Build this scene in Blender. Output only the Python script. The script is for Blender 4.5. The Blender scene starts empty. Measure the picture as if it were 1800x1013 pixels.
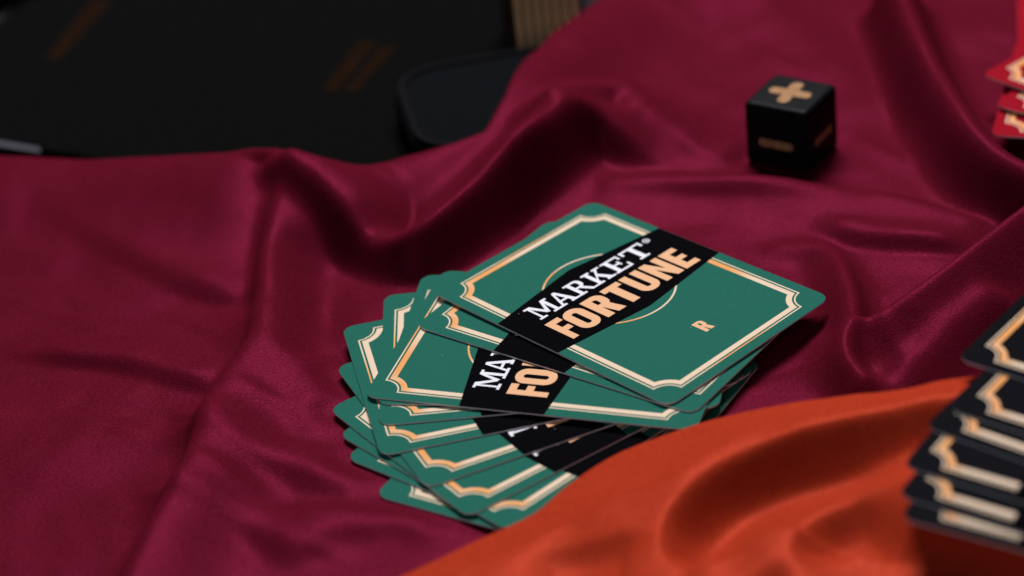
import bpy, math, random
import numpy as np
from mathutils import Vector, Matrix
from mathutils.geometry import delaunay_2d_cdt

S = 0.001                       # everything below is written in millimetres
sc = bpy.context.scene
C = sc.collection

# ------------------------------------------------------------------ camera
PITCH, ROLL, DIST, FPX = math.radians(31.2505), math.radians(-6.4352), 658.227, 4250.0
fw = np.array([0, math.cos(PITCH), -math.sin(PITCH)])
rt0 = np.array([1.0, 0, 0]); up0 = np.cross(rt0, fw)
rt = math.cos(ROLL) * rt0 + math.sin(ROLL) * up0
up = np.cross(rt, fw)
EYE = -fw * DIST
cam_d = bpy.data.cameras.new('camera'); cam = bpy.data.objects.new('camera', cam_d); C.objects.link(cam)
M3 = Matrix(((rt[0], up[0], -fw[0]), (rt[1], up[1], -fw[1]), (rt[2], up[2], -fw[2])))
cam.matrix_world = Matrix.Translation(Vector(EYE * S)) @ M3.to_4x4()
cam_d.sensor_width = 36; cam_d.lens = 85; cam_d.clip_start = 0.01; cam_d.clip_end = 20
cam_d.dof.use_dof = True; cam_d.dof.focus_distance = 0.633; cam_d.dof.aperture_fstop = 6.8
cam_d.dof.aperture_blades = 9
sc.camera = cam

# ------------------------------------------------------------------ light
w = bpy.data.worlds.new('World'); sc.world = w; w.use_nodes = True
w.node_tree.nodes['Background'].inputs[0].default_value = (0.80, 0.84, 1.0, 1)
w.node_tree.nodes['Background'].inputs[1].default_value = 0.012


def area(name, loc, aim, size, power, col, sy=None):
    d = bpy.data.lights.new(name, 'AREA'); d.energy = power; d.color = col
    d.shape = 'RECTANGLE'; d.size = size; d.size_y = sy or size
    o = bpy.data.objects.new(name, d); C.objects.link(o)
    o.location = Vector(loc); o.rotation_euler = (Vector(aim) - Vector(loc)).to_track_quat('-Z', 'Y').to_euler()
    return o


area('softbox_lamp', (0.14, 1.10, 1.50), (0.02, 0.0, 0.0), 0.8, 52.0, (1.0, 0.97, 0.97), 0.5)
area('fill_lamp', (-0.35, -1.25, 0.80), (0, 0, 0), 0.7, 3.2, (0.88, 0.92, 1.0))  # added fill, no window stands here; lifts the faces turned to the camera

sc.view_settings.view_transform = 'Standard'
sc.view_settings.look = 'None'
sc.view_settings.exposure = 0.0
sc.view_settings.gamma = 1.0
sc.cycles.use_denoising = True
sc.cycles.use_adaptive_sampling = True
sc.cycles.max_bounces = 6


# ------------------------------------------------------------------ helpers
def ray(px, py, z):
    """photo pixel + height above the card plane -> point (mm)"""
    d = fw + (px - 900) / FPX * rt - (py - 506.5) / FPX * up
    return EYE + d * ((z - EYE[2]) / d[2])


def tag(o, label=None, cat=None, group=None, kind=None):
    if label: o['label'] = label
    if cat: o['category'] = cat
    if group: o['group'] = group
    if kind: o['kind'] = kind
    return o


def mesh_obj(name, verts, faces, mat, parent=None, smooth=False, mats=None, midx=None):
    me = bpy.data.meshes.new(name)
    me.from_pydata([tuple(float(c) * S for c in v) for v in verts], [], [list(map(int, f)) for f in faces])
    for m in (mats or [mat]): me.materials.append(m)
    if midx is not None: me.polygons.foreach_set('material_index', midx)
    if smooth: me.polygons.foreach_set('use_smooth', [True] * len(me.polygons))
    me.update()
    o = bpy.data.objects.new(name, me); C.objects.link(o)
    if parent: o.parent = parent
    return o


def empty(name, loc=(0, 0, 0), rz=0.0):
    o = bpy.data.objects.new(name, None); C.objects.link(o); o.empty_display_size = 0.01
    o.location = Vector(loc) * S; o.rotation_euler = (0, 0, rz)
    return o


# ------------------------------------------------------------------ materials
def mat(name, col, rough=0.5, spec=0.5, metal=0.0):
    m = bpy.data.materials.new(name); m.use_nodes = True
    b = m.node_tree.nodes['Principled BSDF']
    b.inputs['Base Color'].default_value = (*col, 1); b.inputs['Roughness'].default_value = rough
    b.inputs['Specular IOR Level'].default_value = spec; b.inputs['Metallic'].default_value = metal
    return m, m.node_tree.nodes, m.node_tree.links, b


def add_noise(m, scale, lo, hi, bump=0.0, bscale=None, dist=0.0001, detail=3.0, coord='Object'):
    """speckle on the colour, fine relief in the bump"""
    nt = m.node_tree; n, l = nt.nodes, nt.links; b = n['Principled BSDF']
    tc = n.new('ShaderNodeTexCoord')
    nz = n.new('ShaderNodeTexNoise'); nz.inputs['Scale'].default_value = scale; nz.inputs['Detail'].default_value = detail
    l.new(tc.outputs[coord], nz.inputs['Vector'])
    mr = n.new('ShaderNodeMapRange'); mr.inputs['From Min'].default_value = 0.3; mr.inputs['From Max'].default_value = 0.7
    mr.inputs['To Min'].default_value = lo; mr.inputs['To Max'].default_value = hi
    l.new(nz.outputs['Fac'], mr.inputs['Value'])
    mx = n.new('ShaderNodeMix'); mx.data_type = 'RGBA'; mx.blend_type = 'MULTIPLY'; mx.inputs[0].default_value = 1
    src = b.inputs['Base Color']
    if src.links: l.new(src.links[0].from_socket, mx.inputs[6])
    else: mx.inputs[6].default_value = src.default_value
    l.new(mr.outputs[0], mx.inputs[7]); l.new(mx.outputs[2], src)
    if bump:
        n2 = n.new('ShaderNodeTexNoise'); n2.inputs['Scale'].default_value = bscale or scale; n2.inputs['Detail'].default_value = 2
        l.new(tc.outputs[coord], n2.inputs['Vector'])
        bp = n.new('ShaderNodeBump'); bp.inputs['Strength'].default_value = bump; bp.inputs['Distance'].default_value = dist
        l.new(n2.outputs['Fac'], bp.inputs['Height']); l.new(bp.outputs[0], b.inputs['Normal'])


def satin(name, col, gloss, rough):
    """woven satin: a dyed diffuse body plus a thread-coloured soft gloss, crepe relief in the bump"""
    m = bpy.data.materials.new(name); m.use_nodes = True
    n, l = m.node_tree.nodes, m.node_tree.links; n.remove(n['Principled BSDF']); out = n['Material Output']
    df = n.new('ShaderNodeBsdfDiffuse'); gl = n.new('ShaderNodeBsdfGlossy'); ad = n.new('ShaderNodeAddShader')
    gl.inputs['Roughness'].default_value = rough
    l.new(df.outputs[0], ad.inputs[0]); l.new(gl.outputs[0], ad.inputs[1]); l.new(ad.outputs[0], out.inputs['Surface'])
    tc = n.new('ShaderNodeTexCoord')
    mp = n.new('ShaderNodeMapping'); mp.inputs['Rotation'].default_value = (0, 0, 0.6)
    mp.inputs['Scale'].default_value = (1300, 2600, 1500); l.new(tc.outputs['Object'], mp.inputs['Vector'])
    nz = n.new('ShaderNodeTexNoise'); nz.inputs['Scale'].default_value = 1.0; nz.inputs['Detail'].default_value = 3
    l.new(mp.outputs[0], nz.inputs['Vector'])
    bp = n.new('ShaderNodeBump'); bp.inputs['Strength'].default_value = 0.5; bp.inputs['Distance'].default_value = 0.00025
    l.new(nz.outputs['Fac'], bp.inputs['Height'])
    n3 = n.new('ShaderNodeTexNoise'); n3.inputs['Scale'].default_value = 130; n3.inputs['Detail'].default_value = 3
    n3.inputs['Distortion'].default_value = 1.2; l.new(tc.outputs['Object'], n3.inputs['Vector'])
    b2 = n.new('ShaderNodeBump'); b2.inputs['Strength'].default_value = 0.02; b2.inputs['Distance'].default_value = 0.0012
    l.new(n3.outputs['Fac'], b2.inputs['Height']); l.new(bp.outputs[0], b2.inputs['Normal'])
    l.new(b2.outputs[0], df.inputs['Normal']); l.new(b2.outputs[0], gl.inputs['Normal'])
    cr = n.new('ShaderNodeMapRange'); cr.inputs['From Min'].default_value = 0.32; cr.inputs['From Max'].default_value = 0.68
    cr.inputs['To Min'].default_value = 0.74; cr.inputs['To Max'].default_value = 1.26
    l.new(nz.outputs['Fac'], cr.inputs['Value'])
    for node, c in ((df, col), (gl, gloss)):
        mx = n.new('ShaderNodeMix'); mx.data_type = 'RGBA'; mx.blend_type = 'MULTIPLY'; mx.inputs[0].default_value = 1
        mx.inputs[6].default_value = (*c, 1); l.new(cr.outputs[0], mx.inputs[7]); l.new(mx.outputs[2], node.inputs['Color'])
    return m


burgundy = satin('burgundy_satin', (0.083, 0.0043, 0.0124), (0.0094, 0.0007, 0.0024), 0.34)
rust = satin('rust_satin', (0.325, 0.030, 0.0115), (0.022, 0.0032, 0.0018), 0.34)


def stock(name, col, rough=0.5, spec=0.003, lo=0.86, hi=1.12):
    m, *_ = mat(name, col, rough, spec)
    add_noise(m, 2600, lo, hi, bump=0.35, bscale=2400, dist=0.00006)
    n, l = m.node_tree.nodes, m.node_tree.links; b = n['Principled BSDF']
    # stray dust and faint rubbed patches
    tc = n.new('ShaderNodeTexCoord'); vo = n.new('ShaderNodeTexVoronoi'); vo.inputs['Scale'].default_value = 210
    oi = n.new('ShaderNodeObjectInfo'); av = n.new('ShaderNodeVectorMath'); av.operation = 'ADD'
    l.new(tc.outputs['Object'], av.inputs[0]); l.new(oi.outputs['Random'], av.inputs[1]); l.new(av.outputs[0], vo.inputs['Vector'])
    lt = n.new('ShaderNodeMath'); lt.operation = 'LESS_THAN'; lt.inputs[1].default_value = 0.032; l.new(vo.outputs['Distance'], lt.inputs[0])
    sv = n.new('ShaderNodeSeparateColor'); l.new(vo.outputs['Color'], sv.inputs[0])
    gt = n.new('ShaderNodeMath'); gt.operation = 'GREATER_THAN'; gt.inputs[1].default_value = 0.62; l.new(sv.outputs[0], gt.inputs[0])
    mu = n.new('ShaderNodeMath'); mu.operation = 'MULTIPLY'; l.new(lt.outputs[0], mu.inputs[0]); l.new(gt.outputs[0], mu.inputs[1])
    m2 = n.new('ShaderNodeMath'); m2.operation = 'MULTIPLY'; m2.inputs[1].default_value = 0.35; l.new(mu.outputs[0], m2.inputs[0])
    mx = n.new('ShaderNodeMix'); mx.data_type = 'RGBA'; mx.inputs[7].default_value = (0.6, 0.6, 0.6, 1)
    l.new(b.inputs['Base Color'].links[0].from_socket, mx.inputs[6]); l.new(m2.outputs[0], mx.inputs[0])
    l.new(mx.outputs[2], b.inputs['Base Color'])
    return m


green = stock('green_card_stock', (0.0175, 0.120, 0.090))
black_ink = stock('black_ink', (0.0032, 0.003, 0.004), 0.55, 0.0)
red_stock = stock('red_card_stock', (0.27, 0.006, 0.016))
black_stock = stock('black_card_stock', (0.0042, 0.0042, 0.0068), 0.5, 0.005)
white_ink = stock('white_ink', (0.72, 0.72, 0.80), 0.5, 0.08, 0.94, 1.05)
peach_ink = stock('peach_ink', (0.72, 0.40, 0.215), 0.5, 0.08, 0.93, 1.06)
edge_paper, *_ = mat('card_edge_paper', (0.62, 0.62, 0.65), 0.7, 0.1)


def gold_print(name, spots):
    """printed imitation foil: cream running to orange round the given spots of the card (mm)"""
    m, n, l, b = mat(name, (0.70, 0.56, 0.40), 0.5, 0.1)
    tc = n.new('ShaderNodeTexCoord'); acc = None
    for (x, y, r) in spots:
        vd = n.new('ShaderNodeVectorMath'); vd.operation = 'DISTANCE'; vd.inputs[1].default_value = (x * S, y * S, 0)
        l.new(tc.outputs['Object'], vd.inputs[0])
        mr = n.new('ShaderNodeMapRange'); mr.interpolation_type = 'SMOOTHSTEP'
        mr.inputs['From Min'].default_value = 0.15 * r * S; mr.inputs['From Max'].default_value = r * S
        mr.inputs['To Min'].default_value = 1; mr.inputs['To Max'].default_value = 0
        l.new(vd.outputs['Value'], mr.inputs['Value'])
        if acc is None: acc = mr.outputs[0]
        else:
            mm = n.new('ShaderNodeMath'); mm.operation = 'MAXIMUM'; l.new(acc, mm.inputs[0]); l.new(mr.outputs[0], mm.inputs[1]); acc = mm.outputs[0]
    mx = n.new('ShaderNodeMix'); mx.data_type = 'RGBA'
    mx.inputs[6].default_value = (0.69, 0.53, 0.385, 1); mx.inputs[7].default_value = (0.72, 0.30, 0.075, 1)
    l.new(acc, mx.inputs[0]); l.new(mx.outputs[2], b.inputs['Base Color'])
    return m


gold_thick = gold_print('gold_border_print', [(-40, -15, 15), (10, 27, 13), (-8, -27, 8), (-37, -26, 7)])
gold_thin = gold_print('gold_hairline_print', [(-41, 2, 16), (41, 0, 18), (-25, -7, 9), (9, -10, 9)])

# ------------------------------------------------------------------ printed design of a card (x along 88 mm, y along 63 mm)
HX, HY = 44.0, 31.5


def arc(cx, cy, r, a0, a1, n):
    return [(cx + r * math.cos(math.radians(a0 + (a1 - a0) * i / n)), cy + r * math.sin(math.radians(a0 + (a1 - a0) * i / n))) for i in range(n + 1)]


def rrect(x0, y0, x1, y1, r, n=7, corners=(1, 1, 1, 1)):
    """bl, br, tr, tl"""
    p = []
    for (cx, cy, a, on, sx, sy) in ((x0 + r, y0 + r, 180, corners[0], x0, y0), (x1 - r, y0 + r, 270, corners[1], x1, y0),
                                    (x1 - r, y1 - r, 0, corners[2], x1, y1), (x0 + r, y1 - r, 90, corners[3], x0, y1)):
        p += arc(cx, cy, r, a, a + 90, n) if on else [(sx, sy)]
    return p


def frame(off, n=8):
    """notched border outline, inset by off from the hairline's outer edge"""
    X, Y, N = 40.9, 28.4, 4.9
    x, y, r = X - off, Y - off, N + off
    k = math.degrees(math.asin(min(1, off / r)))
    p = []
    for (sx, sy, a0) in ((-1, -1, 0), (1, -1, 90), (1, 1, 180), (-1, 1, 270)):
        # arc centred on the frame's corner, drawn so the loop runs counter-clockwise
        a = arc(sx * X, sy * Y, r, a0 + 90 - k, a0 + k, n)
        p += a
    return p


def box(x0, y0, x1, y1): return [(x0, y0), (x1, y0), (x1, y1), (x0, y1)]


# sans capitals, height 10
def sans(ch):
    if ch == 'F': return 5.0, [[(0, 0), (2.25, 0), (2.25, 3.9), (4.5, 3.9), (4.5, 5.8), (2.25, 5.8), (2.25, 8.05), (5, 8.05), (5, 10), (0, 10)]], []
    if ch == 'O': return 5.9, [rrect(0, -.1, 5.9, 10.1, 2.8)], [rrect(2.2, 1.9, 3.7, 8.1, .74)]
    if ch == 'R': return 5.9, [box(0, 0, 2.25, 10), rrect(1, 4.1, 5.7, 10, 2.3, 7, (0, 1, 1, 0)), [(2.3, 4.6), (3.5, 0), (5.95, 0), (4.7, 4.9)]], [rrect(2.25, 5.85, 3.5, 8.2, .6, 4, (0, 1, 1, 0))]
    if ch == 'T': return 5.3, [box(0, 8.05, 5.3, 10), box(1.5, 0, 3.8, 8.3)], []
    if ch == 'U': return 5.9, [rrect(0, -.1, 5.9, 10, 2.8, 7, (1, 1, 0, 0))], [rrect(2.2, 1.9, 3.7, 10.05, .74, 5, (1, 1, 0, 0))]
    if ch == 'N': return 6.1, [[(0, 0), (2.0, 0), (2.0, 5.9), (4.0, 0), (6.1, 0), (6.1, 10), (4.1, 10), (4.1, 4.4), (2.2, 10), (0, 10)]], []
    if ch == 'E': return 5.0, [[(0, 0), (5, 0), (5, 1.95), (2.25, 1.95), (2.25, 4.1), (4.5, 4.1), (4.5, 5.95), (2.25, 5.95), (2.25, 8.05), (5, 8.05), (5, 10), (0, 10)]], []


# slab serif capitals, height 10
def slab(ch):
    h = 1.05
    if ch == 'M': return 13.6, [box(0, 0, 4.4, h), box(8.6, 0, 13.6, h), box(1.5, .5, 2.7, 9.6), box(10.2, .5, 12.1, 9.6), box(0, 10 - h, 3, 10), box(10.6, 10 - h, 13.6, 10),
                               [(1.6, 10), (3.9, 10), (7.7, 2.4), (6.2, 2.0)], [(10.2, 10), (11.4, 10), (7.6, 1.5), (6.0, 2.4)]], []
    if ch == 'A': return 11.2, [box(0, 0, 4.0, h), box(6.8, 0, 11.2, h), [(1.4, .5), (2.7, .5), (6.0, 10), (4.9, 10)], [(7.8, .5), (10.0, .5), (6.6, 10), (4.9, 10)], box(2.6, 2.9, 8.4, 4.0)], []
    if ch == 'R': return 10.8, [box(0, 0, 4.6, h), box(1.3, .5, 3.3, 9.6), box(0, 10 - h, 4, 10), rrect(1.4, 4.5, 8.6, 10, 2.6, 7, (0, 1, 1, 0)), [(4.4, 4.8), (6.4, 4.9), (9.4, .8), (10.8, 1.0), (10.8, 0), (7.9, 0)]], [rrect(3.3, 5.6, 6.6, 8.9, 1.5, 6, (0, 1, 1, 0))]
    if ch == 'K': return 11.0, [box(0, 0, 4.4, h), box(1.3, .5, 3.3, 9.6), box(0, 10 - h, 4.6, 10), box(6.2, 10 - h, 10.4, 10), box(6.4, 0, 11, h), [(3.2, 3.6), (7.6, 9.6), (9.2, 9.6), (3.2, 2.6)], [(4.8, 5.6), (6.3, 6.6), (10.0, .5), (7.5, .5)]], []
    if ch == 'E': return 9.0, [box(0, 0, 8.9, h), box(1.3, .5, 3.3, 9.6), box(0, 10 - h, 8.6, 10), box(3, 4.6, 6.4, 5.6), box(5.6, 3.6, 6.5, 6.6), box(7.9, .5, 8.9, 3.2), box(7.6, 7.0, 8.6, 9.6)], []
    if ch == 'T': return 9.8, [box(2.6, 0, 7.2, h), box(3.9, .5, 5.9, 9.6), box(0, 10 - h, 9.8, 10), box(0, 7.0, 1.0, 9.6), box(8.8, 7.0, 9.8, 9.6)], []


def word(txt, font, spans, x_base, height):
    """letters set along +y with their tops towards -x, each at its own (start, width); -> ink polygons, counter polygons"""
    ink_out, cnt_out = [], []
    kh = height / 10
    for ch, (y0, wy) in zip(txt, spans):
        wd, ink, cnt = font(ch); k = wy / wd
        f = lambda poly: [(x_base - v * kh, y0 + u * k) for (u, v) in poly]
        ink_out += [f(p) for p in ink]; cnt_out += [f(p) for p in cnt]
    return ink_out, cnt_out


def design():
    L = []                                                  # (polygon, layer) later layers win

    def add(p, k):
        ar = sum(p[i - 1][0] * p[i][1] - p[i][0] * p[i - 1][1] for i in range(len(p)))
        L.append((p if ar > 0 else p[::-1], k))
    add(rrect(-HX, -HY, HX, HY, 3.4, 6), 'stock')
    add(frame(0), 'hair'); add(frame(.42), 'stock')
    add(frame(.95), 'thick'); add(frame(2.55), 'stock')
    add(arc(-6.9, 0, 18.3, 0, 360, 56)[:-1], 'hair'); add(arc(-6.9, 0, 17.75, 0, 360, 56)[:-1], 'stock')
    add([(-17.9, -HY), (4.7, -HY), (8.1, 0), (4.7, HY), (-17.9, HY), (-22.3, 0)], 'band')
    ink, cnt = word('MARKET', slab, [(-22.7, 8.2), (-15.2, 7.3), (-7.8, 6.8), (-.9, 7.2), (6.7, 6.5), (14.0, 8.0)], -10.1, 7.2)
    for p in ink: add(p, 'white')
    for p in cnt: add(p, 'band')
    add(arc(-16.0, 24.2, 1.1, 0, 360, 12)[:-1], 'white'); add(arc(-16.0, 24.2, .75, 0, 360, 12)[:-1], 'band'); add(box(-16.4, 23.9, -15.6, 24.5), 'white')
    ink, cnt = word('FORTUNE', sans, [(-24.0, 4.8), (-18.8, 6.8), (-10.8, 6.9), (-3.1, 6.5), (4.3, 6.7), (12.1, 6.9), (20.0, 5.6)], 3.2, 10.9)
    for p in ink: add(p, 'peach')
    for p in cnt: add(p, 'band')
    ink, cnt = word('R', sans, [(-.4, 3.3)], 28.7, 5.4)
    for p in ink: add(p, 'peach')
    for p in cnt: add(p, 'stock')
    return L


def card_template():
    L = design()
    V, F = [], []
    for poly, _ in L:
        b = len(V); V += [Vector(p) for p in poly]; F.append(list(range(b, b + len(poly))))
    gx = np.linspace(-40, 40, 17); gy = np.linspace(-28, 28, 12)
    for x in gx:
        for y in gy: V.append(Vector((x + .013, y + .017)))
    vo, eo, fo, ov, oe, of = delaunay_2d_cdt(V, [], F, 1, 1e-5)
    keys = [L[max(o)][1] if o else None for o in of]
    vs = [(v.x, v.y) for v in vo]
    tris = {}
    for f, k in zip(fo, keys):
        if k is None: continue
        a, b, c = (vs[i] for i in f[:3])
        if (b[0] - a[0]) * (c[1] - a[1]) - (b[1] - a[1]) * (c[0] - a[0]) < 0: f = f[::-1]
        tris.setdefault(k, []).append(list(f))
    return vs, tris


TV, TT = card_template()
RIM = rrect(-HX, -HY, HX, HY, 3.4, 6)
THICK = 0.40


def make_card(name, x, y, z, phi, stock_mat, label, group, warp=(0, 0, 0), tilt=(0, 0)):
    """warp: twist, curl along the long side, curl along the short side (1/mm)"""
    kxy, kx, ky = warp
    hz = lambda u, v: kxy * u * v + kx * u * u + ky * v * v
    root = empty(name, (x, y, z), phi); root.rotation_euler = (tilt[0], tilt[1], phi)
    tag(root, label, 'playing card', group)

    def piece(pname, keys, m, parent, mats=None):
        used, idx, faces, mi = {}, [], [], []
        for j, k in enumerate(keys):
            for f in TT.get(k, []):
                g = []
                for i in f:
                    if i not in used: used[i] = len(idx); idx.append(i)
                    g.append(used[i])
                faces.append(g); mi.append(j)
        vv = [(TV[i][0], TV[i][1], hz(*TV[i])) for i in idx]
        return mesh_obj(pname, vv, faces, m, parent, False, mats, mi if mats else None)

    piece('printed_face', ['stock'], stock_mat, root)
    # paper core: rim and back
    n = len(RIM); m_ = len(TV)
    vv = [(u, v, hz(u, v) - THICK) for u, v in TV] + [(u, v, hz(u, v)) for u, v in RIM] + [(u, v, hz(u, v) - THICK) for u, v in RIM]
    ff = [f[::-1] for k in TT for f in TT[k]] + [(m_ + i, m_ + n + i, m_ + n + (i + 1) % n, m_ + (i + 1) % n) for i in range(n)]
    mesh_obj('paper_core', vv, ff, edge_paper, root)
    b = piece('gold_border', ['thick'], gold_thick, root)
    piece('gold_hairline', ['hair'], gold_thin, root)
    t = piece('title_band', ['band'], black_ink, root)
    piece('white_lettering', ['white'], white_ink, t)
    piece('peach_lettering', ['peach'], peach_ink, t)
    return root


# ------------------------------------------------------------------ cloth
def catmull(P, n):
    P = np.array(P, float); Q = np.vstack([2 * P[0] - P[1], P, 2 * P[-1] - P[-2]]); out = []
    for i in range(len(P) - 1):
        p0, p1, p2, p3 = Q[i:i + 4]
        for t in np.linspace(0, 1, n, endpoint=False):
            out.append(.5 * ((2 * p1) + (-p0 + p2) * t + (2 * p0 - 5 * p1 + 4 * p2 - p3) * t * t + (-p0 + 3 * p1 - 3 * p2 + p3) * t ** 3))
    out.append(P[-1]); return np.array(out)


def path(pts, n=10):
    """photo pixels with heights -> smooth path in mm"""
    return catmull([ray(*p) for p in pts], n)


def ridge(X, Y, pts, wl, wr, base, power=2.0, end=12.0):
    """amount by which a fold lifts the cloth; wl / wr are its half widths left and right of the direction of travel"""
    if len(pts[0]) == 4:                                    # px, py, height of the spot, amount
        A_ = catmull([(p[3],) for p in pts], 10)[:, 0]; P = path([p[:3] for p in pts]); P[:, 2] = A_
    else: P = path(pts)
    shp = X.shape; x = X.ravel(); y = Y.ravel()
    best = np.full(x.shape, 1e9); side = np.zeros_like(x); hh = np.zeros_like(x); ends = np.zeros_like(x)
    for i in range(len(P) - 1):
        a, b = P[i], P[i + 1]; dx, dy = b[0] - a[0], b[1] - a[1]; L2 = dx * dx + dy * dy + 1e-9
        tt = ((x - a[0]) * dx + (y - a[1]) * dy) / L2; t = np.clip(tt, 0, 1)
        ex = x - (a[0] + t * dx); ey = y - (a[1] + t * dy); d = np.hypot(ex, ey)
        m = d < best
        best[m] = d[m]; side[m] = (dx * ey - dy * ex)[m]; hh[m] = (a[2] + t * (b[2] - a[2]))[m]
    # blend the two half widths across the crest so the change is smooth
    sgn = np.clip(side / (np.abs(side) + 1e-9), -1, 1)
    s = np.tanh(sgn * best / 2.0)
    wd = (wl + wr) / 2 + s * (wl - wr) / 2
    prof = np.exp(-(best / wd) ** power)
    return ((hh - base) * prof).reshape(shp)


def lap(X, Y, pts, rise, fall, base, sgn=1, flat=2.0, ends=.08):
    """a layer that starts at a crease: it lifts within 'rise' mm on one side (sgn 1 = left of travel) and eases off over 'fall' mm"""
    P = path([p[:3] for p in pts]); x = X.ravel(); y = Y.ravel()
    if len(pts[0]) == 4: P[:, 2] = catmull([(p[3],) for p in pts], 10)[:, 0]; base = 0
    best = np.full(x.shape, 1e9); side = np.zeros_like(x); hh = np.zeros_like(x); al = np.zeros_like(x)
    for i in range(len(P) - 1):
        a, b = P[i], P[i + 1]; dx, dy = b[0] - a[0], b[1] - a[1]; L2 = dx * dx + dy * dy + 1e-9
        t = np.clip(((x - a[0]) * dx + (y - a[1]) * dy) / L2, 0, 1)
        ex = x - (a[0] + t * dx); ey = y - (a[1] + t * dy); d = np.hypot(ex, ey); m = d < best
        best[m] = d[m]; side[m] = np.sign(dx * ey - dy * ex)[m]; hh[m] = (a[2] + t * (b[2] - a[2]))[m]; al[m] = (i + t[m]) / (len(P) - 1)
    d = best * side * sgn
    up_ = np.where(d > 0, (1 - np.exp(-(np.maximum(d, 0) / rise) ** 1.6)) * np.exp(-(np.maximum(d, 0) / fall) ** flat), 0)
    tip = smoothstep(0, ends, al) * smoothstep(0, ends, 1 - al)
    return ((hh - base) * up_ * tip).reshape(X.shape)


def tps(ctrl, X, Y, lam=.4):
    """smooth surface through control heights (photo pixel + height)"""
    P = np.array([ray(*c) for c in ctrl]); n = len(P)
    U = lambda r2: .5 * r2 * np.log(r2 + 1e-9)
    sc_ = 50.0; p = P[:, :2] / sc_
    K = U(((p[:, None] - p[None]) ** 2).sum(-1)) + lam * 1e-3 * np.eye(n)
    Q = np.c_[np.ones(n), p]; A = np.block([[K, Q], [Q.T, np.zeros((3, 3))]])
    wv = np.linalg.solve(A, np.r_[P[:, 2], 0, 0, 0])
    g = np.stack([X.ravel(), Y.ravel()], 1) / sc_
    Z = wv[n] + g @ wv[n + 1:]
    for i in range(n): Z = Z + wv[i] * U(((g - p[i]) ** 2).sum(1))
    return Z.reshape(X.shape)


def vnoise(X, Y, seed, scale, octaves=3):
    rng = np.random.RandomState(seed); out = 0
    for o in range(octaves):
        g = rng.rand(64, 64) * 2 - 1
        u = X / scale * 2 ** o + 17.3 * o + 100; v = Y / scale * 2 ** o + 9.1 * o + 100
        i = np.floor(u).astype(int); j = np.floor(v).astype(int); fu = u - i; fv = v - j
        fu = fu * fu * fu * (fu * (fu * 6 - 15) + 10); fv = fv * fv * fv * (fv * (fv * 6 - 15) + 10)
        G = lambda a, b: g[a % 64, b % 64]
        out = out + .5 ** o * ((G(i, j) * (1 - fu) + G(i + 1, j) * fu) * (1 - fv) + (G(i, j + 1) * (1 - fu) + G(i + 1, j + 1) * fu) * fv)
    return out


def smoothstep(a, b, x):
    t = np.clip((x - a) / (b - a), 0, 1); return t * t * (3 - 2 * t)


def blur(Z, r):
    k = np.exp(-np.arange(-3 * r, 3 * r + 1) ** 2 / (2.0 * r * r)); k /= k.sum(); n = 3 * r
    Zp = np.pad(Z, ((n, n), (0, 0)), 'edge'); Z = sum(k[i] * Zp[i:i + Z.shape[0]] for i in range(len(k)))
    Zp = np.pad(Z, ((0, 0), (n, n)), 'edge'); return sum(k[i] * Zp[:, i:i + Z.shape[1]] for i in range(len(k)))


def rect_mask(X, Y, x, y, phi, hx, hy, soft):
    u = math.cos(phi) * (X - x) + math.sin(phi) * (Y - y); v = -math.sin(phi) * (X - x) + math.cos(phi) * (Y - y)
    d = np.hypot(np.maximum(np.abs(u) - hx, 0), np.maximum(np.abs(v) - hy, 0))
    return 1 - smoothstep(0, soft, d)


# poses measured from the photograph: x, y, z, angle
GREEN = [
    (30.6, -11.6, 0.45, -49.2, (0.00022, 0.00008, 0.00010)),
    (27.0, -16.8, -0.30, -39.1, (0.00005, 0.00004, 0)),
    (11.3, -30.2, -0.80, -21.1, (0, 0, 0)),
    None,
    (7.7, -26.5, -1.70, -2.0, (0, 0, 0)),
    (1.5, -31.3, -2.15, 8.9, (0, 0, 0)),
    (3.7, -39.2, -2.60, 21.0, (0, 0, 0)),
    (3.6, -47.1, -3.05, 32.5, (0, 0, 0)),
    (6.0, -51.5, -3.50, 40.0, (0, 0, 0)),
    None,
    (11.4, -62.8, -4.40, 56.8, (0, 0, 0)),
]


def pose_from(px, py, z, ang, lx, ly):
    p = ray(px, py, z); a = math.radians(ang)
    return p[0] - (math.cos(a) * lx - math.sin(a) * ly), p[1] - (math.sin(a) * lx + math.cos(a) * ly), z, ang, (0, 0, 0)


GREEN[3] = pose_from(752.2, 510.3, -1.25, -12.5, -40.9, 23.5)
GREEN[9] = pose_from(924, 914, -3.95, 48.5, -40.9, -23.5)
BLACK = [(154.0, -105.3, 28.0, -41.7), (148.0, -123.5, 27.5, -40.7), (141.3, -130.6, 27.0, -43.2), (134.2, -138.6, 26.5, -37.8), (131.2, -148.3, 26.0, -38.1), (130.4, -152.5, 25.55, -34.5)]

BASE = -6.0
BOARD_Z = -15.0


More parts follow.
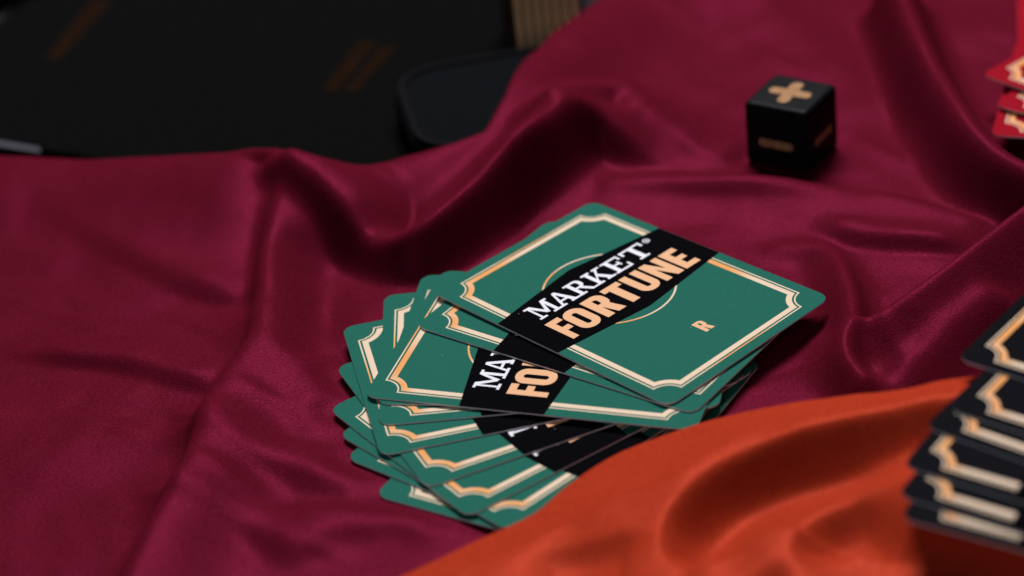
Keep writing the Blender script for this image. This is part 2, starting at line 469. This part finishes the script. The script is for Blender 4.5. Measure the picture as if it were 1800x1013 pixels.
def burgundy_height(X, Y):
    R = lambda pts, wl, wr, pw=2.0: ridge(X, Y, pts, wl, wr, BASE, pw)
    Lp = lambda pts, rise, fall, sgn=1, flat=2.0, ends=.08: lap(X, Y, pts, rise, fall, BASE, sgn, flat, ends)
    folds = [
        # long fold lying on the left: crease, then a rounded back
        Lp([(500, 283, 7), (468, 332, 5), (442, 400, 3.5), (430, 470, 3), (424, 530, 2), (416, 575, 2), (392, 606, 2.5), (345, 668, 3.5), (312, 740, 4), (285, 805, 4.5), (235, 890, 4), (180, 1000, 2.5), (150, 1080, 1)], 2.6, 22, 1, 2.6, .03),
        # crest that runs from it, dips, climbs to the back and turns down again round the dark hollow
        R([(490, 290, 8), (560, 308, 10.5), (620, 350, 10), (670, 382, 9), (720, 383, 10), (765, 348, 13), (815, 300, 16), (880, 236, 19), (940, 197, 19), (1000, 164, 17), (1048, 174, 12), (1092, 214, 6), (1140, 256, 0), (1190, 290, -4)], 19, 6.5, 2.5),
        # back sheet
        R([(-40, 280, 4), (120, 285, 3), (280, 285, 4), (420, 278, 6.5), (470, 285, 5)], 16, 34),
        R([(600, 330, 0), (700, 285, 4), (800, 245, 8), (870, 190, 12), (915, 125, 10), (965, 75, 6.5), (1040, 20, 3), (1130, -50, 0), (1200, -110, -2)], 12, 24, 2.0),
        R([(960, 160, 16), (1020, 128, 15.5), (1070, 130, 11.5), (1120, 165, 6.5), (1180, 215, 1.5), (1250, 262, -3)], 13, 10),
        # roll along the far right
        R([(1570, -60, 15), (1605, 40, 15), (1650, 130, 14), (1700, 212, 13), (1760, 268, 11), (1840, 305, 9)], 9, 7, 2.4),
        R([(1300, -40, -2), (1400, 60, -3), (1520, 170, -4.5)], 14, 16),
        # low edge in front of the die
        Lp([(1030, 298, -3), (1180, 302, -2), (1330, 299, -.6), (1440, 308, -1.4), (1600, 332, -1.6), (1790, 384, -1.6)], 2.5, 17, -1),
        # sheet overlapping from the right
        R([(1490, 590, 2), (1540, 548, 7), (1600, 505, 10.5), (1660, 462, 12.5), (1740, 402, 14), (1850, 318, 16)], 3.2, 17, 1.5),
        # fold beside the tip of the top card
        R([(1380, 425, -3.5), (1455, 430, -1), (1488, 480, 3), (1500, 540, 5), (1488, 610, 5), (1520, 660, 3)], 4, 6),
        # layers and swells on the left
        Lp([(-60, 325, -3), (80, 398, -2.2), (180, 449, -2), (330, 512, -2), (425, 534, -3), (480, 540, -4)], 4.5, 22, 1, 2.0, .3),
        Lp([(-60, 602, -3), (90, 624, -2.4), (200, 637, -2.6), (335, 673, -3), (420, 700, -4)], 2.6, 16, 1, 2.0, .3),
        # swells around the fold's foot
        R([(470, 560, -1), (520, 650, -1), (570, 720, -3)], 12, 12),
        R([(350, 730, 0), (430, 780, -.5), (520, 810, -2), (620, 850, -4)], 10, 6),
        R([(310, 860, 0), (400, 895, -2), (520, 945, -3)], 9, 6),
        R([(560, 920, -3), (700, 905, -3.2), (760, 925, -4)], 9, 6),
        R([(1080, 325, -3.6), (1200, 316, -1.4), (1330, 320, -1), (1430, 335, -3)], 9, 5),
        Lp([(1370, 388, -3), (1470, 404, -1), (1560, 410, .5), (1650, 420, .5), (1740, 430, -1)], 3.6, 13, 1, 2.0, .25),
        R([(1545, 690, -1), (1640, 610, 2), (1740, 530, 5)], 7, 9),
    ]
    p = 2.2
    Z = BASE + sum(np.maximum(f, 0) ** p for f in folds) ** (1 / p)
    hol = lambda pts, wl, wr: -ridge(X, Y, pts, wl, wr, 0)
    Z = Z - hol([(600, 450, -3), (690, 455, -8), (790, 415, -9), (870, 340, -9), (960, 280, -9), (1050, 240, -7)], 10, 12)
    Z = Z - hol([(540, 450, -3), (560, 540, -5), (550, 610, -4)], 8, 8)
    # small pinched creases where the big folds pull
    for pts, wl, wr, am in (
        ([(1395, 398), (1440, 418), (1475, 428)], 1.6, 3.2, 1.3), ([(1420, 372), (1480, 392), (1540, 396)], 1.5, 3.0, 1.0), ([(1500, 470), (1535, 500), (1560, 508)], 1.4, 2.6, .9),
        ([(1560, 440), (1640, 452), (1700, 448)], 1.5, 3.5, .9), ([(1520, 600), (1580, 640), (1600, 690)], 1.8, 3.0, 1.2), ([(1420, 560), (1440, 610), (1430, 650)], 1.8, 3.0, 1.0),
        ([(300, 545), (360, 566), (410, 572)], 1.4, 3.0, .9), ([(120, 720), (230, 742), (300, 775)], 1.6, 4.0, .8), ([(40, 520), (160, 560), (260, 575)], 1.6, 4.0, .7),
        ([(480, 620), (520, 640), (580, 640)], 1.8, 3.0, 1.0), ([(400, 690), (470, 712), (540, 730)], 1.6, 3.2, 1.2), ([(330, 830), (400, 850), (470, 880)], 1.8, 3.4, 1.0), ([(480, 900), (560, 895), (640, 915)], 1.8, 3.4, .9),
        ([(1090, 290), (1160, 312), (1240, 318)], 1.6, 3.0, .9), ([(1180, 250), (1230, 272), (1290, 280)], 1.6, 3.0, .8), ([(1500, 230), (1560, 262), (1620, 300)], 1.8, 3.4, 1.0), ([(1300, 60), (1380, 110), (1440, 130)], 2.0, 4.0, .8),
        ([(1090, 150), (1120, 190), (1160, 215)], 1.8, 3.2, 1.2), ([(660, 330), (690, 350), (730, 352)], 1.6, 2.8, 1.0), ([(520, 330), (530, 380), (560, 430)], 1.8, 3.0, 1.0)):
        n_ = len(pts); Z = Z + ridge(X, Y, [(p[0], p[1], -4, am if 0 < i < n_ - 1 else .1) for i, p in enumerate(pts)], wl, wr, 0)
    wx = X + 9 * vnoise(X, Y, 3, 60); wy = Y + 9 * vnoise(X, Y, 4, 60)
    Z = Z + 0.7 * vnoise(wx, wy * 1.6, 5, 42, 2) + .25 * vnoise(wx * 1.4, wy, 8, 17, 2)
    return Z


def back_edge(x):
    """where the cloth's far edge turns down, from its outline against the dark board"""
    pts = [(-80, 268, 4), (0, 265, 4), (120, 276, 3), (250, 273, 4), (430, 264, 7), (500, 275, 9), (560, 294, 8), (612, 316, 2), (700, 278, 4), (800, 240, 8), (850, 215, 10), (885, 160, 12), (915, 105, 10), (965, 55, 6.5), (1035, 5, 3), (1130, -65, 0), (1200, -130, -2)]
    P = np.array([ray(*p) for p in pts]); o = np.argsort(P[:, 0])
    return np.interp(x, P[o, 0], P[o, 1], right=400)


def build_burgundy():
    xs = np.arange(-230, 262, 1.2); ys = np.arange(-215, 270, 1.2)
    X, Y = np.meshgrid(xs, ys)
    Z = burgundy_height(X, Y)
    B = back_edge(X)
    # level places where things lie
    pile = np.zeros_like(X)
    for (x, y, z, a, wp) in GREEN[2:]: pile = np.maximum(pile, rect_mask(X, Y, x, y, math.radians(a), 43, 30.5, 9))
    for (x, y, z, a, wp) in GREEN[:2]: pile = np.maximum(pile, rect_mask(X, Y, x, y, math.radians(a), 30, 26, 9))
    Z = Z * (1 - pile) + np.minimum(Z, -5.0 - .15 * np.abs(vnoise(X, Y, 21, 20))) * pile
    die = rect_mask(X, Y, 87.5, 68.5, math.radians(-35.6), 10.5, 10.5, 6)
    Z = Z * (1 - die) + np.minimum(Z, -6.15) * die
    Z = blur(Z, 1)
    k = smoothstep(0, 15, Y - B)
    Z = Z * (1 - k) + (BOARD_Z + .8) * k
    Z = np.maximum(Z, BOARD_Z + .5 + 0 * Z) if True else Z
    ny, nx = X.shape
    V = np.stack([X.ravel(), Y.ravel(), Z.ravel()], 1)
    keep = (Y < B + 26)
    idx = np.arange(nx * ny).reshape(ny, nx)
    q = keep[:-1, :-1] & keep[1:, :-1] & keep[:-1, 1:] & keep[1:, 1:]
    F = np.stack([idx[:-1, :-1], idx[:-1, 1:], idx[1:, 1:], idx[1:, :-1]], -1)[q]
    used = np.unique(F); remap = np.full(nx * ny, -1); remap[used] = np.arange(len(used))
    o = mesh_obj('satin_cloth', V[used], remap[F], burgundy, None, True)
    tag(o, 'rumpled burgundy satin cloth lying in folds under the cards and die', 'cloth')
    return o


ORANGE = [
    # far edge
    (580, 1052, 6), (660, 1012, 6), (830, 942, 5), (935, 904, 4), (1000, 856, 4), (1100, 796, 4), (1250, 741, 7), (1350, 722, 10), (1500, 694, 15), (1620, 679, 18), (1720, 666, 20), (1850, 652, 20), (2000, 634, 20),
    # body of the cloth
    (900, 980, 9.5), (1050, 900, 11), (1100, 1010, 11), (1200, 830, 12.5), (1300, 790, 15), (1300, 1000, 13), (1450, 742, 18.5), (1450, 900, 17), (1450, 1010, 14), (1600, 715, 21), (1600, 820, 21), (1585, 950, 17), (1600, 1040, 15),
    # under the black cards and off the frame
    (1640, 840, 24.4), (1750, 790, 24.4), (1700, 890, 24.4), (1790, 930, 24.4), (1900, 850, 24.4), (1900, 960, 24.4), (1720, 1000, 17), (1850, 1040, 18),
    (700, 1110, 9), (900, 1120, 9), (1100, 1120, 10), (1300, 1120, 12), (1500, 1150, 14), (1750, 1150, 16),
]


def orange_height(X, Y):
    Z = tps(ORANGE, X, Y, 2.0)
    # long hollow: a crest with a steep near side that eases back up
    c1 = [(1185, 1030, 11, 7), (1158, 985, 11.5, 11), (1165, 925, 12.5, 14), (1205, 870, 14, 16), (1270, 818, 16, 17), (1360, 775, 18.5, 17), (1460, 748, 20, 16), (1570, 724, 21.5, 12), (1720, 703, 22.5, 10), (1850, 690, 23, 8)]
    Z = Z + ridge(X, Y, [(p[0], p[1], p[2], 3.0) for p in c1], 14, 7, 0)
    Z = Z - lap(X, Y, c1, 9.5, 19, 0, -1)
    c2 = [(1400, 1020, 14, 4), (1385, 965, 15, 7), (1420, 905, 17, 10), (1490, 868, 19, 9), (1580, 840, 20, 5)]
    Z = Z + ridge(X, Y, [(p[0], p[1], p[2], 1.8) for p in c2], 9, 7, 0)
    Z = Z - lap(X, Y, c2, 9.0, 15, 0, -1, 2.0, .25)
    Z = Z - lap(X, Y, [(840, 1010, 9, 2), (950, 962, 10, 4), (1040, 948, 11, 5), (1110, 945, 11, 4.5), (1170, 955, 11, 2)], 7, 15, 0, -1, 2.0, .3)
    Z = Z - lap(X, Y, [(1230, 1060, 12, 3), (1330, 1005, 13, 4), (1400, 990, 14, 3)], 8, 14, 0, -1, 2.0, .3)
    # drawn creases running with the long hollow
    wx = X + 7 * vnoise(X, Y, 31, 45); wy = Y + 7 * vnoise(X, Y, 32, 45)
    u = .80 * wx + .60 * wy; v = -.60 * wx + .80 * wy
    return Z + 1.1 * vnoise(u / 3.2, v, 11, 17, 2) + .4 * vnoise(wx, wy, 12, 20, 2)


def build_orange():
    pts = [(440, 1110, 8), (560, 1050, 8), (655, 1008, 8), (825, 938, 6.5), (935, 902, 5), (1000, 852, 4), (1100, 792, 4), (1250, 737, 7), (1400, 708, 12), (1500, 690, 15), (1620, 675, 18), (1720, 662, 20), (1850, 648, 20), (2000, 630, 20)]
    E_ = catmull([ray(*p) for p in pts], 30)
    d = np.array([0.18, -1.0]); d /= np.linalg.norm(d)
    vs = np.concatenate([np.array([0, .15, .35, .65, 1.0, 1.5, 2.1, 2.8, 3.6, 4.5, 5.5, 6.6, 7.8]), np.arange(9, 150, 1.25)])
    n, m = len(E_), len(vs)
    X = E_[:, 0][:, None] + d[0] * (vs[None, :] - 2.0); Y = E_[:, 1][:, None] + d[1] * (vs[None, :] - 2.0)
    Zi = orange_height(X, Y)
    low = np.where(E_[:, 0] < 62, -2.6, -5.6)[:, None]
    for (x, y, z, a) in BLACK[2:]:                           # the deck presses the cloth down
        mk = rect_mask(X, Y, x, y, math.radians(a), 42, 29.5, 6); Zi = Zi * (1 - mk) + np.minimum(Zi, 24.9) * mk
    Zi = np.where(vs[None, :] > 60, np.minimum(Zi, 24.9), Zi)
    s = np.clip(vs / 5.0, 0, 1)[None, :]
    roll = np.sqrt(1 - (1 - s) ** 2.0)
    Z = low + (Zi - low) * roll
    V = np.stack([X.ravel(), Y.ravel(), Z.ravel()], 1)
    idx = np.arange(n * m).reshape(n, m)
    F = np.stack([idx[:-1, :-1], idx[:-1, 1:], idx[1:, 1:], idx[1:, :-1]], -1).reshape(-1, 4)[:, ::-1]
    o = mesh_obj('satin_cloth', V, F, rust, None, True)
    tag(o, 'rust orange satin cloth bunched over the corner of the fanned green cards', 'cloth')
    return o


# ------------------------------------------------------------------ boxes with rounded edges
def rounded_box(name, sx, sy, sz, bev, m, parent=None, seg=3, vr=None):
    """base at z=0, centred in x and y; vr = radius of the upright edges"""
    r = vr or bev; base = rrect(-sx / 2, -sy / 2, sx / 2, sy / 2, r, 6)
    n = len(base); rings = []

    def inset(k): return [((x / (sx / 2)) * (sx / 2 - k), (y / (sy / 2)) * (sy / 2 - k)) for x, y in base]
    for i in range(seg + 1):
        a = math.pi / 2 * i / seg; rings.append((inset(bev * (1 - math.sin(a))), bev * (1 - math.cos(a))))
    for i in range(seg + 1):
        a = math.pi / 2 * i / seg; rings.append((inset(bev * (1 - math.cos(a))), sz - bev * (1 - math.sin(a))))
    V = [(x, y, z) for ring, z in rings for x, y in ring]; F = []
    for k in range(len(rings) - 1):
        for i in range(n): F.append((k * n + i, k * n + (i + 1) % n, (k + 1) * n + (i + 1) % n, (k + 1) * n + i))
    F.append(list(range(n))[::-1]); F.append(list(range((len(rings) - 1) * n, len(rings) * n)))
    o = mesh_obj(name, V, F, m, parent, False)
    for p in o.data.polygons: p.use_smooth = len(p.vertices) == 4
    return o


# ------------------------------------------------------------------ the setting
table_mat, *_ = mat('black_table', (0.010, 0.010, 0.011), 0.5, 0.3); add_noise(table_mat, 60, .8, 1.2)
tbl = mesh_obj('table', [(-900, -700, -18.5), (900, -700, -18.5), (900, 1100, -18.5), (-900, 1100, -18.5)], [(0, 1, 2, 3)], table_mat)
tag(tbl, 'dark table top under the cloth', 'table', kind='structure')
build_burgundy()
build_orange()

# ------------------------------------------------------------------ things behind the cloth
board_mat, *_ = mat('black_board', (0.004, 0.004, 0.0043), 0.8, 0.0); add_noise(board_mat, 300, .85, 1.15, bump=.1, bscale=900, dist=.0001)
stripe_mat, *_ = mat('brown_print', (0.0125, 0.006, 0.0034), 0.6, 0.0); add_noise(stripe_mat, 400, .7, 1.2)
edge_highlight, *_ = mat('edge_highlight', (0.06, 0.06, 0.075), 0.5, 0.1)  # colour of the painted highlight along the board's near edge
a = ray(0, 250, BOARD_Z); b = ray(190, 281, BOARD_Z)
ang = math.atan2(b[1] - a[1], b[0] - a[0])
LX, LY = 330.0, 300.0
ux = np.array([math.cos(ang), math.sin(ang)]); uy = np.array([-math.sin(ang), math.cos(ang)])
c0 = a[:2] + ux * (LX / 2 - 60) + uy * LY / 2
board = empty('game_board', (c0[0], c0[1], -18.4), ang)
tag(board, 'matt black game board with faint brown printed strokes behind the burgundy cloth', 'board')
rounded_box('board_panel', LX, LY, 3.4, .7, board_mat, board, 3, 3)


def on_board(px, py):
    p = ray(px, py, BOARD_Z)[:2] - c0; return float(p @ ux), float(p @ uy)


for quad in ([(78, 104), (104, 104), (200, 0), (160, 0)], [(566, 158), (592, 160), (662, 74), (632, 72)], [(606, 160), (628, 160), (696, 82), (668, 84)]):
    q = [on_board(*p) for p in quad]
    V = [(x, y, 3.42) for x, y in q]; mesh_obj('printed_stroke', V, [(0, 1, 2, 3)], stripe_mat, board)
q = [on_board(*p) for p in ((-10, 247), (68, 260), (72, 268), (-10, 255))]
mesh_obj('edge_highlight_strip', [(x, y, 3.45) for x, y in q], [(0, 1, 2, 3)], edge_highlight, board)  # specular highlight of the glossy board edge, painted as a flat pale strip

tray_mat, *_ = mat('charcoal_plastic', (0.0055, 0.006, 0.0072), 0.5, 0.0)
tray = empty('charcoal_tray'); p = ray(716, 255, -2)
tray.location = Vector((p[0] + 33, p[1] + 28, -14.9)) * S; tray.rotation_euler = (0, 0, math.radians(8))
rounded_box('tray_body', 70, 62, 12, 3, tray_mat, tray, 4, 17)
rim_mat, *_ = mat('tray_rim_highlight', (0.0085, 0.0085, 0.010), 0.6, 0.0)  # paler than the body: the tray's edge highlight put into the rim colour
ro = rrect(-33.5, -29.5, 33.5, 29.5, 15.6, 10); ri = rrect(-31.6, -27.6, 31.6, 27.6, 13.8, 10); nr = len(ro)
mesh_obj('tray_rim_highlight', [(x, y, 11.9) for x, y in ro] + [(x, y, 12.9) for x, y in ro] + [(x, y, 12.9) for x, y in ri] + [(x, y, 11.9) for x, y in ri],
         [(k * nr + i, k * nr + (i + 1) % nr, (k + 1) * nr + (i + 1) % nr, (k + 1) * nr + i) for k in range(3) for i in range(nr)], rim_mat, tray)
tag(tray, 'round cornered charcoal tray behind the highest burgundy fold', 'tray')

wood, n, l, bs = mat('slat_wood', (0.90, 0.60, 0.32), 0.55, 0.3); add_noise(wood, 500, .7, 1.2)
gap_mat, *_ = mat('slat_gap', (0.05, 0.025, 0.012), 0.7, 0.2)
sl = empty('slatted_box'); p = ray(903, 100, -10)
sl.location = Vector((p[0] + 1.5, p[1] + 12, -14.9)) * S; sl.rotation_euler = (0, 0, math.radians(10))
NS = 7; pitch = 3.25
o = rounded_box('box_core', NS * pitch, 20, 31, .4, gap_mat, sl); o.location = Vector((NS * pitch / 2, 10.6, 0)) * S
slat0 = None
for i in range(NS):
    if slat0 is None: slat0 = rounded_box('slat', 1.9, 2.4, 31, .35, wood, sl, 2); s_ = slat0
    else:
        s_ = slat0.copy(); C.objects.link(s_)
    s_.location = Vector(((i + .5) * pitch, 0, 0)) * S
tag(sl, 'tan wooden box of narrow upright slats behind the burgundy cloth', 'box')

grey, *_ = mat('pale_grey_card', (0.42, 0.42, 0.47), 0.6, 0.3); add_noise(grey, 200, .9, 1.05)
p = ray(1026, 22, 0)
o = rounded_box('paper_packet', 16, 9, 30, 1.2, grey); o.location = Vector((p[0] + 4, p[1] + 24, -14.9)) * S; o.rotation_euler = (0, 0, .5)
tag(o, 'pale grey paper packet showing its corner beside the slatted box', 'packet')
tan, *_ = mat('tan_wood', (0.50, 0.22, 0.07), 0.55, 0.3); add_noise(tan, 300, .75, 1.2)
p = ray(22, 6, BOARD_Z)
o = rounded_box('wooden_block', 60, 30, 18, 1.5, tan); o.location = Vector((p[0] - 22, p[1] + 17, -14.9)) * S; o.rotation_euler = (0, 0, .35)
tag(o, 'orange brown wooden block at the far corner of the black board', 'block')

# ------------------------------------------------------------------ the green fan
names = ['uppermost green card of the fan, its whole title and border uncovered',
         'green card directly beneath the uppermost card, border corner and black band peeking out',
         'green card showing MA and FO on its black band, third from the top',
         'green card showing only a sliver of border, under the card with MA and FO',
         'green card whose notched lower corner shows just under the card with MA and FO',
         'sixth green card from the top of the fan, two border corners showing at its end',
         'green card of the fan with a white serif and peach bar on its band',
         'green card of the fan with a white dot and short peach mark on its band',
         'green card of the fan with the last black band before the orange cloth',
         'green card almost wholly under the orange cloth, one border spot showing',
         'lowest green card of the fan, lying on the burgundy cloth at an odd angle']
for (x, y, z, a_, wp), lb in zip(GREEN, names):
    make_card('playing_card', x, y, z, math.radians(a_), green, lb, 'fanned green playing cards', wp)

# ------------------------------------------------------------------ black deck
bl = ['uppermost black card of the stepped black stack', 'second black card from the top of the stepped stack', 'third black card from the top of the stepped stack',
      'fourth black card from the top of the stepped stack', 'fifth black card from the top of the stepped stack', 'lowest black card, resting on the orange cloth']
for (x, y, z, a_), lb in zip(BLACK, bl):
    make_card('playing_card', x, y, z, math.radians(a_), black_stock, lb, 'stepped black playing cards')

# ------------------------------------------------------------------ red cards
q0, q1 = ray(1790, 115, 4.2), ray(1787, 15, 4.2); RA = math.degrees(math.atan2(-(q1[0] - q0[0]), q1[1] - q0[1]))
for (px, py, z, a_, lb) in ((1798, 150, 4.2, RA, 'red card showing only a plain red strip behind the red card tips'),
                            (1733, 131, 5.0, -52, 'topmost red card of the red fan with a cream border corner'),
                            (1755, 184, 3.5, -44, 'red card between the topmost and the lowest red card'),
                            (1749, 236, 2.0, -20, 'lowest red card of the red fan beside the burgundy roll')):
    x, y, z, _, _ = pose_from(px, py, z, a_, -43, -30.5)
    make_card('playing_card', x, y, z, math.radians(a_), red_stock, lb, 'fanned red playing cards')

# ------------------------------------------------------------------ the die
die_mat, *_ = mat('black_die_wood', (0.0055, 0.0057, 0.0078), 0.4, 0.03); add_noise(die_mat, 700, .8, 1.2, bump=.15, bscale=900, dist=.0001)
sign_mat, *_ = mat('tan_die_paint', (0.36, 0.20, 0.105), 0.55, 0.02); add_noise(sign_mat, 500, .75, 1.15, bump=.3, bscale=700, dist=.0002)
DS = 20.5
die = empty('wooden_die', (87.5, 68.3, -6.1), math.radians(-35.6))
tag(die, 'black cube die with tan plus on top and minus signs on its sides', 'die')
rounded_box('die_body', DS, DS, DS, 1.5, die_mat, die, 4)


def bar_outline(L, wd, seed=1):
    rng = random.Random(seed); p = rrect(-L / 2, -wd / 2, L / 2, wd / 2, wd * .38, 4); out = []
    for i in range(len(p)):                                   # hand-painted edge
        a, b = p[i], p[(i + 1) % len(p)]; k = max(1, int(math.dist(a, b) / .9))
        for j in range(k): out.append((a[0] + (b[0] - a[0]) * j / k + rng.uniform(-.16, .16), a[1] + (b[1] - a[1]) * j / k + rng.uniform(-.16, .16)))
    return out


def slab_poly(name, polys, M, m, parent, h=.12):
    V, F = [], []
    for poly in polys: b = len(V); V += [Vector(p) for p in poly]; F.append(list(range(b, b + len(poly))))
    vo, eo, fo, *_ = delaunay_2d_cdt(V, [], F, 1, 1e-5)
    o = mesh_obj(name, [M @ Vector((v.x, v.y, h)) for v in vo], fo, m, parent)
    return o


rot90 = lambda P: [(-y, x) for x, y in P]
rotp = lambda P, t: [(math.cos(t) * x - math.sin(t) * y, math.sin(t) * x + math.cos(t) * y) for x, y in P]
bo = bar_outline(13.0, 3.6)
top = Matrix.Translation((0, 0, DS))
slab_poly('plus_sign', [rotp(bo, .03), rotp(rot90(bo), .03)], top, sign_mat, die)
front = Matrix.Translation((0, -DS / 2, DS * .41)) @ Matrix.Rotation(math.pi / 2, 4, 'X')
slab_poly('minus_sign', [bar_outline(11, 2.5)], front, sign_mat, die)
side = Matrix.Translation((DS / 2, 0, DS * .41)) @ Matrix.Rotation(math.pi / 2, 4, 'Z') @ Matrix.Rotation(math.pi / 2, 4, 'X')
slab_poly('minus_sign', [bar_outline(11, 2.5)], side, sign_mat, die)
